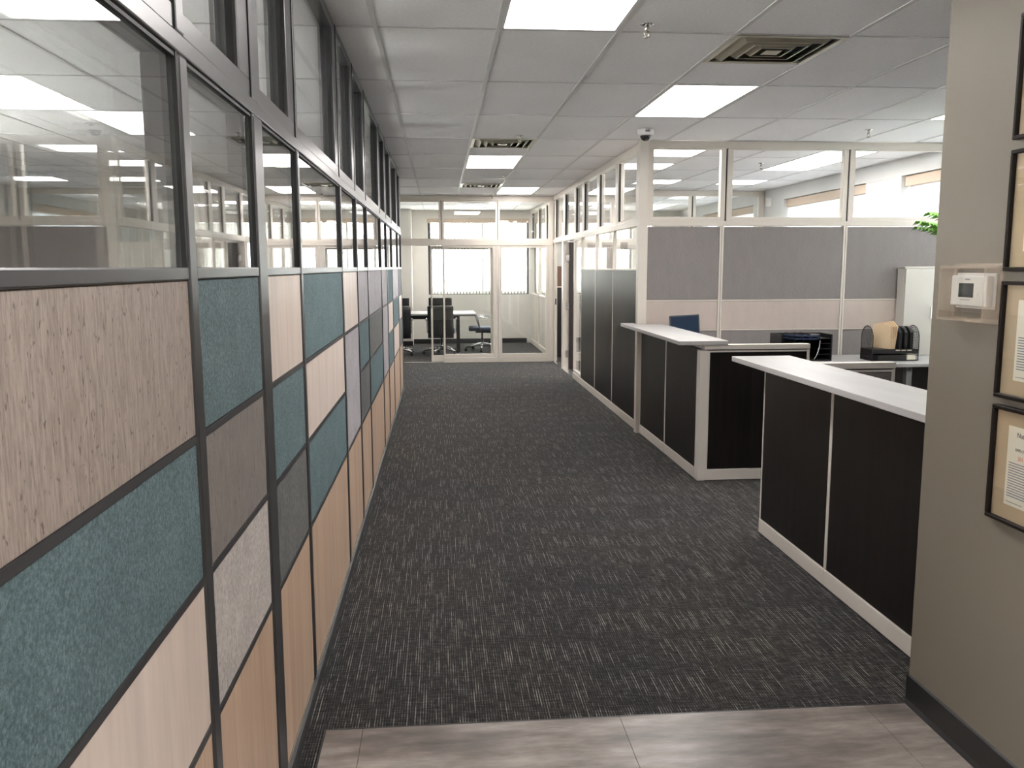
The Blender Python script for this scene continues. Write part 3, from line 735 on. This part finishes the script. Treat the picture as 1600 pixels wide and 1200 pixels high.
# ---- storage cabinet on desk
t = tag(empty('storage_cabinet', (4.76, 8.03, .742)), 'pale grey storage cabinet standing on the desk beside the wall edge', 'cabinet')
B(4.468, 5.06, 7.976, 8.11, .743, 1.585).build('body', 'cab', t, .003)
B(4.462, 5.066, 7.970, 8.115, 1.585, 1.603).build('lid', 'cab', t, .003)
for a, b in ((4.470, 4.762), (4.766, 5.056)):
    d = B(a, b, 7.958, 7.976, .747, 1.581).build('door', 'cab', t, .002)
    xx = b - .03 if a < 4.5 else a + .02
    B(xx, xx + .01, 7.941, 7.958, 1.1, 1.22).build('handle', 'alu', d, .002)
# ---- tall palm between the desk and the window
t = tag(empty('potted_palm', (4.82, 6.85, 0)), 'tall potted palm, only its green frond tips showing past the greige wall', 'plant')
MB().lathe([(.12, 0), (.165, .30), (.175, .31), (.16, .31), (.15, .27)]).build('pot', 'pot', t, rel=(0, 0, 0))
MB().lathe([(.152, .265), (.1, .28), (.004, .285)]).build('soil', 'soil', t, rel=(0, 0, 0))
FR = [(176, .80, 1.70), (171, .78, 1.66), (181, .76, 1.76), (186, .82, 1.68), (190, .74, 1.62), (165, .66, 1.78), (182, .60, 1.86), (205, .62, 1.72), (235, .5, 1.8), (265, .5, 1.6), (300, .2, 1.75), (60, .2, 1.8), (100, .3, 1.7), (135, .5, 1.66)]
for k, (adeg, reach, hgt) in enumerate(FR):
    ang = R(adeg); n = 18; pts = []
    for i in range(n + 1):
        u = i / n; rr = .03 + reach * u ** 2.1; z = .27 + hgt * (1.28 * u - .28 * u ** 4)
        pts.append(Vector((rr * math.cos(ang), rr * math.sin(ang), z)))
    m = MB(); m.tube(pts, [.009 - .0004 * i for i in range(n + 1)], 5)
    side = Vector((-math.sin(ang), math.cos(ang), 0))
    for i in range(7, n + 1):
        for q in (0, .33, .66):
            if i == n and q: continue
            p = pts[i].lerp(pts[min(i + 1, n)], q); d = (pts[i] - pts[i - 1]).normalized(); L = .19 * (1 - .55 * max(0, (i - 12) / 6))
            for sg in (-1, 1):
                tip = p + side * sg * L * .75 + d * L * .6 + Vector((0, 0, -.04)); mid = (p + tip) / 2 + Vector((0, 0, .02)); wv = d * .013
                m.quad([p, mid + wv, tip, mid - wv])
    m.build('frond', 'leaf', t, rel=(0, 0, 0))
# ---- monitor
t = tag(empty('monitor', (2.325, 7.9, .742), R(-6)), 'small dark blue monitor on the desk behind the farther counter top', 'monitor')
MB().lathe([(.1, 0), (.1, .008), (.03, .014), (.02, .016)]).build('base', 'black_plastic', t, rel=(0, 0, 0))
B(-.02, .02, .0, .02, .012, .25).build('neck', 'black_plastic', t, .003, rel=(0, 0, 0))
bz = B(-.155, .125, -.035, .0, .16, .415).build('bezel', 'monitor_grey', t, .006, rel=(0, 0, 0)); bz.rotation_euler = (R(-7), R(-3), 0)
sc = B(-.142, .112, -.0365, -.0345, .173, .402).build('screen', 'screen', bz, rel=(0, 0, 0))
# ---- black tray sorter
t = tag(empty('desk_sorter', (3.36, 7.70, .742)), 'black desktop file sorter with blue curved trays, half hidden by white cap', 'desk organizer')
B(-.26, .23, -.12, .14, 0, .012).build('base', 'black_plastic', t, .002, rel=(0, 0, 0))
for x in (-.26, .218): B(x, x + .012, -.12, .14, .012, .245).build('side_panel', 'black_plastic', t, .002, rel=(0, 0, 0))
B(-.248, .218, .13, .14, .012, .245).build('back_panel', 'black_plastic', t, .002, rel=(0, 0, 0))
for x in (-.12, -.04, .02): B(x, x + .005, -.1, .13, .012, .25).build('divider', 'black_plastic', t, rel=(0, 0, 0))
for z in (.06, .11, .16, .205): B(.11, .218, -.11, .13, z, z + .005).build('shelf', 'black_plastic', t, rel=(0, 0, 0))
tray = mat('tray_blue', (.03, .045, .09), .25)
for z in (.20, .226):
    m = MB(); pts = [(.0 + .15 * math.cos(a), -.02 - .12 * math.sin(a)) for a in [math.pi * k / 12 for k in range(13)]]
    m.prism(pts + [(-.15, .1), (.15, .1)], z, z + .014); m.build('curved_tray', tray, t, rel=(0, 0, 0))
m = MB(); m.tube([(.12, -.1, .19), (.1, -.13, .12), (.08, -.125, .05), (.06, -.12, .02)], .003, 6); m.build('cable', 'white_plastic', t, rel=(0, 0, 0))
# ---- mesh organizer
t = tag(empty('mesh_organizer', (4.16, 7.62, .742)), 'black mesh desk organizer with arched ends on the desk by the cabinet', 'desk organizer')
def arch(x):
    m = MB(); pts = [(x, -.11, .005)]
    pts += [(x, -.11 + .0 * k, .005 + .2 * k / 4) for k in range(1, 4)]
    pts += [(x, -.11 * math.cos(math.pi * k / 12), .205 + .115 * math.sin(math.pi * k / 12)) for k in range(13)]
    pts += [(x, .11, .15), (x, .11, .005)]
    m.tube(pts, .004, 6)
    for k in range(1, 15):       # wire mesh
        y = -.11 + .22 * k / 15; top = .205 + .115 * math.sqrt(max(0, 1 - (y / .11) ** 2)); m.box(x - .001, x + .001, y - .0016, y + .0016, .01, top)
    for k in range(1, 22):
        z = .015 * k; hw = .11 if z < .205 else .11 * math.sqrt(max(0, 1 - ((z - .205) / .115) ** 2)); m.box(x - .001, x + .001, -hw, hw, z - .0016, z + .0016)
    return m
for x in (-.22, .22): arch(x).build('mesh_end', 'mesh_black', t, rel=(0, 0, 0))
B(-.22, .22, -.11, .11, .002, .008).build('base', 'mesh_black', t, rel=(0, 0, 0)); B(-.22, .22, -.11, .11, .105, .11).build('shelf', 'mesh_black', t, rel=(0, 0, 0))
B(-.218, .218, -.112, -.108, .07, .11).build('front_rail', 'mesh_black', t, rel=(0, 0, 0)); B(-.218, .218, .108, .112, .008, .11).build('back_mesh', 'mesh_black', t, rel=(0, 0, 0))
B(-.17, .1, -.125, -.02, .008, .055).build('drawer', 'mesh_black', t, .003, rel=(0, 0, 0))
for k, x in enumerate((.03, .085, .14)):
    MB().prism([(-.10, .11), (.10, .11), (.10, .26), (.06, .3), (.0, .315), (-.06, .3), (-.10, .26)], x, x + .03, 'x').build('divider', 'black_plastic', t, rel=(0, 0, 0))
    B(x - .03, x + .012, -.1125, -.111, .095, .103).build('divider_tab', 'paper', t, rel=(0, 0, 0))
for k in range(4):
    o = MB().prism([(-.12 + .01 * k, .113), (.1, .113), (.1, .33 + .006 * k), (-.02, .345 + .006 * k), (-.1, .315)], 0, .008, 'x').build('manila_folder', 'manila')
    o.location = (4.055 + .028 * k, 7.615, .742); o.rotation_euler = (0, R(4), R(22 - 6 * k))
    tag(o, ['manila folder at the outer end of the mesh organizer', 'second manila folder in the mesh organizer', 'third manila folder in the mesh organizer', 'manila folder next to the black dividers'][k], 'folder', 'manila folders in the organizer')
o = place(B(4.27, 4.36, 7.515, 7.60, .752, .80).build('note_pad', 'paper', None, .003), (4.315, 7.55, .752)); tag(o, 'small pad of cream notes in the bottom of the mesh organizer', 'notepad')

# ---- thermostat in clear guard
t = tag(empty('thermostat', (1.7095, 2.618, 1.482)), 'white wall thermostat with a small grey display inside the clear guard', 'thermostat')
B(-.006, 0, -.10, .10, -.008, .105).build('back_plate', 'white_plastic', t, .002, rel=(0, 0, 0))
bd = B(-.030, -.006, -.0925, .0925, 0, .097).build('body', 'white_plastic', t, .004, rel=(0, 0, 0))
B(-.0308, -.030, -.028, .049, .028, .073).build('display', 'lcd', bd, rel=(0, 0, 0))
for z in (.036, .058): B(-.0315, -.030, -.055, -.045, z, z + .007).build('button', 'white_trim', bd, .001, rel=(0, 0, 0))
def text(body, size, m, parent, loc, align='LEFT'):
    c = bpy.data.curves.new('lettering', 'FONT'); c.body = body; c.size = size; c.align_x = align; c.extrude = .0002; c.materials.append(MT[m])
    tmp = bpy.data.objects.new('lettering_curve', c); me = bpy.data.meshes.new_from_object(tmp); bpy.data.objects.remove(tmp)
    o = bpy.data.objects.new('lettering', me); col.objects.link(o); o.parent = parent
    o.matrix_local = Matrix(((0, 0, -1, loc[0]), (-1, 0, 0, loc[1]), (0, 1, 0, loc[2]), (0, 0, 0, 1))); return o
B(-.0306, -.030, -.012, .035, .0195, .0215).build('marking', 'ink_grey', bd, rel=(0, 0, 0))
B(-.0306, -.030, -.006, .018, .083, .087).build('marking', 'ink_grey', bd, rel=(0, 0, 0))
t = tag(empty('thermostat_guard', (1.7095, 2.612, 1.435)), 'clear acrylic guard box over the thermostat on the greige wall', 'guard box')
B(-.060, -.056, -.117, .117, .008, .168).build('front_face', 'acrylic', t, .002, rel=(0, 0, 0))
for a, b, c, d in ((-.122, .122, 0, .008), (-.122, .122, .168, .176), (-.122, -.114, .008, .168), (.114, .122, .008, .168)):
    B(-.060, -.004, a, b, c, d).build('side_wall', 'acrylic_edge', t, .002, rel=(0, 0, 0))
m = MB(); m.box(-.006, -.001, -.128, .128, -.006, .01).box(-.006, -.001, -.128, .128, .166, .182).box(-.006, -.001, -.128, -.112, .01, .166).box(-.006, -.001, .112, .128, .01, .166)
m.build('mounting_ring', 'acrylic_edge', t, rel=(0, 0, 0))
# ---- framed documents
def frame(z0, z1, label, title, sub, red):
    w, y1 = .30, 2.470; t = tag(empty('picture_frame', (1.7095, y1 - w / 2, z0)), label, 'picture frame', 'framed documents on the greige wall')
    h = z1 - z0; e = .012; hw = w / 2
    for a, b, c, d in ((-hw, hw, 0, e), (-hw, hw, h - e, h), (-hw, -hw + e, e, h - e), (hw - e, hw, e, h - e)): B(-.022, 0, a, b, c, d).build('frame_side', 'wood_frame', t, .002, 1, rel=(0, 0, 0))
    B(-.008, -.004, -hw + e, hw - e, e, h - e).build('mat_board', 'mat_board', t, rel=(0, 0, 0))
    p = B(-.0088, -.008, -hw + .07, hw - .068, .058, h - .055).build('document', 'paper', t, rel=(0, 0, 0))
    B(-.0145, -.0125, -hw + e, hw - e, e, h - e).build('glass_pane', 'glass', t, rel=(0, 0, 0))
    X = -.0092; top = h - .055
    if title: text(title, .021, 'ink', p, (X, hw - .107, top - .030))
    if sub: text(sub, .012, 'ink', p, (X, hw - .104, top - .072))
    if red: text(red, .017, 'ink_red', p, (X, hw - .117, top - .098))
    z = top - .112
    while z > .085:
        ln = random.uniform(.10, .118); B(X - .0002, X, hw - .079 - ln, hw - .079, z, z + .0032).build('text_line', 'ink_grey', p, rel=(0, 0, 0)); z -= .0078
    B(X - .0002, X, hw - .079 - .07, hw - .079, .068, .070).build('text_line', 'ink_grey', p, rel=(0, 0, 0))
frame(1.977, 2.334, 'topmost dark framed document on the greige wall', '', '', '')
frame(1.594, 1.948, 'second dark framed document from the top, above the thermostat level', '', '', '')
frame(1.213, 1.565, 'dark framed document beside the thermostat guard', 'National', 'EMPLOYEE', '')
frame(.836, 1.190, 'lowest dark framed document, with a red printed line', 'National', 'EMPLOYEE', '2011')

# ---- meeting room table
t = tag(empty('meeting_table', (-.7, 16.65, 0)), 'white topped meeting table with dark legs beyond the glass wall', 'table')
tp = B(-2.2, .665, 16.1, 17.2, .715, .745).build('table_top', 'top', t, .004)
m = MB(); m.box(-2.21, .675, 16.09, 17.21, .70, .715); m.build('edge_band', 'black_plastic', t)
for x in (-2.05, .31):
    for y in (16.32, 16.98): B(x, x + .055, y, y + .055, 0, .70).build('leg', 'black_plastic', t, .004)
    B(x + .01, x + .045, 16.375, 16.98, .62, .70).build('leg_rail', 'black_plastic', t)
B(-2.0, .31, 16.40, 16.43, .63, .70).build('apron', 'black_plastic', t)
# ---- task chairs
def make_chair():
    t = empty('task_chair')
    bs = MB()
    for k in range(5):
        a = R(90 + 72 * k + 14); c, s = math.cos(a), math.sin(a)
        m = MB(); m.tube([(.03 * c, .03 * s, .125), (.17 * c, .17 * s, .115), (.33 * c, .33 * s, .075)], [.034, .028, .02], 8); m.build('base_spoke', 'alu', t, rel=(0, 0, 0))
        cs = MB()
        px, py = .33 * c, .33 * s
        cs.tube([(px - .022 * s, py + .022 * c, .03), (px + .022 * s, py - .022 * c, .03)], .03, 12); cs.tube([(px, py, .04), (px, py, .075)], .008, 6)
        cs.build('caster', 'black_plastic', t, rel=(0, 0, 0))
    MB().lathe([(.036, .085), (.036, .14), (.026, .15), (.026, .25), (.018, .25), (.018, .36)]).build('gas_lift', 'alu', t, rel=(0, 0, 0))
    B(-.11, .11, -.13, .13, .355, .395).build('mechanism', 'black_plastic', t, .01, rel=(0, 0, 0))
    B(-.245, .245, -.23, .26, .395, .475).build('seat', 'blue_seat', t, .03, 3, rel=(0, 0, 0), smooth=True)
    # curved backrest, lower cushion and head section
    def back(z0, z1, w, nm, d=.05):
        m = MB(); n = 8; rows = 6; vs = []
        for sgn in (0, 1):
            for i in range(rows + 1):
                z = z0 + (z1 - z0) * i / rows; ytilt = -.235 - .10 * (z - .4) - .03 * math.sin((z - .35) * 4)
                for k in range(n + 1):
                    u = -1 + 2 * k / n; m.v.append((u * w / 2, ytilt + .035 * u * u - (d if sgn == 0 else 0) * (1 - .35 * u * u * u * u), z))
        W = n + 1; T = W * (rows + 1)
        for i in range(rows):
            for k in range(n):
                a = i * W + k; m.f.append((a, a + 1, a + W + 1, a + W)); m.f.append((T + a, T + a + W, T + a + W + 1, T + a + 1)); m.sm += [True, True]
        for i in range(rows):
            for k in (0, n):
                a = i * W + k; m.f.append((a, a + W, T + a + W, T + a)); m.sm.append(False)
        for k in range(n):
            for i in (0, rows):
                a = i * W + k; m.f.append((a, a + 1, T + a + 1, T + a)); m.sm.append(False)
        return m.build(nm, 'black_leather', t, rel=(0, 0, 0))
    back(.32, .905, .47, 'backrest'); back(.925, 1.06, .42, 'head_section', .045)
    m = MB(); m.tube([(-.205, -.29, .915), (-.1, -.325, .915), (0, -.335, .915), (.1, -.325, .915), (.205, -.29, .915)], .009, 6); m.build('back_strap', 'alu', t, rel=(0, 0, 0))
    m = MB(); m.tube([(0, -.10, .375), (0, -.26, .36), (0, -.30, .45), (0, -.32, .6)], [.03, .028, .025, .02], 8); m.build('back_bar', 'black_plastic', t, rel=(0, 0, 0))
    for sg in (-1, 1):
        m = MB()
        for dx in (0, .018):
            m.tube([(sg * .20, .02, .385), (sg * .265, .03, .40), (sg * (.275), .09 + dx * 2, .64 + dx), (sg * .275, .06, .655 + dx), (sg * .275, -.17, .648 + dx)], .009, 7)
        m.build('armrest', 'alu', t, rel=(0, 0, 0))
    return t
ch = make_chair(); ch.location = (.015, 15.98, 0); ch.rotation_euler = (0, 0, R(-3))
CG = 'task chairs at the meeting table'
tag(ch, 'black task chair with its back to the glass, behind the sliding door edge', 'chair', CG)
dup_at(ch, (-.80, 15.92, 0), R(6), 'black task chair half hidden by the end of the tiled partition')
dup_at(ch, (.80, 16.55, 0), R(88), 'task chair seen side on at the end of the meeting table')
# ---- black cabinet inside the second office doorway
t = tag(empty('office_cabinet', (2.35, 15.4, 0)), 'tall black cabinet seen through the doorway beside the glass end wall', 'cabinet')
B(2.058, 2.7, 15.2, 15.62, .03, 1.245).build('body', 'black_plastic', t, .004); B(2.054, 2.704, 15.19, 15.625, 1.245, 1.262).build('top_panel', 'white_trim', t, .002)
B(2.06, 2.378, 15.18, 15.2, .04, 1.24).build('door', 'black_plastic', t, .003); B(2.382, 2.698, 15.18, 15.2, .04, 1.24).build('door', 'black_plastic', t, .003)
B(2.08, 2.68, 15.22, 15.6, 0, .03).build('plinth', 'black_plastic', t)
o = place(B(2.09, 2.36, 15.3, 15.55, 1.263, 1.62).build('storage_box', 'brown', None, .004), (2.22, 15.42, 1.263)); tag(o, 'brown box on top of the black office cabinet', 'box')

# ---- outdoors
g = B(-40, 45, -40, 70, -.6, -.5).build('ground', 'asphalt'); tag(g, 'dark asphalt ground outside the windows', 'ground', kind='structure')
tag(B(-16, -3.25, -14, .3, -.5, -.02).build('bounce_pavement', 'concrete'), 'pale concrete added outside the entrance to bounce sunlight indoors', 'bounce_pavement', kind='structure')  # added pale surface, bounces sun through the entrance to the ceiling
tag(B(-16, X0 - .25, .4, 18, -.5, -.05).build('bounce_pavement_side', 'concrete'), 'pale concrete added outside the side room windows to bounce sunlight indoors', 'bounce_pavement', kind='structure')  # added as a reflector below the side room windows
tag(B(-10, 14, Y1 + 1.0, Y1 + 12, -.5, -.45).build('bounce_pavement_far', 'concrete'), 'pale concrete added outside the meeting room window to bounce light onto the ceiling', 'bounce_pavement', kind='structure')  # pale slab added to throw daylight onto the ceiling near the end wall
def bare_tree(x, y, h, seed, label):
    rnd = random.Random(seed); t = tag(empty('bare_tree', (x, y, -.5)), label, 'tree', 'bare trees outside')
    m = MB(); m.tube([(0, 0, 0), (.05, 0, h * .35), (-.03, .05, h * .7), (.02, 0, h)], [.16, .13, .08, .02], 8); m.build('trunk', 'bark', t, rel=(0, 0, 0))
    for k in range(16):
        z = h * (.28 + .65 * k / 16); a = rnd.uniform(0, 6.28); L = h * .32 * (1.15 - k / 22)
        p0 = Vector((0, 0, z)); p1 = p0 + Vector((math.cos(a) * L * .5, math.sin(a) * L * .5, L * .35)); p2 = p1 + Vector((math.cos(a + .4) * L * .5, math.sin(a + .4) * L * .5, L * .5))
        m = MB(); m.tube([p0, p1, p2], [.05, .03, .008], 6)
        for q in range(4):
            b = a + rnd.uniform(-1.3, 1.3); s = p0.lerp(p1, .5 + .12 * q); m.tube([s, s + Vector((math.cos(b), math.sin(b), .5)) * L * .35], [.018, .004], 5)
        m.build('branch', 'bark', t, rel=(0, 0, 0))
bare_tree(1.0, 25, 6.5, 1, 'bare tree outside the middle of the meeting room window')
bare_tree(2.4, 28, 7.5, 2, 'bare tree outside the meeting room window, by its far frame')
bare_tree(-.9, 27, 7, 3, 'bare tree outside the meeting room window, by the dark window frame')
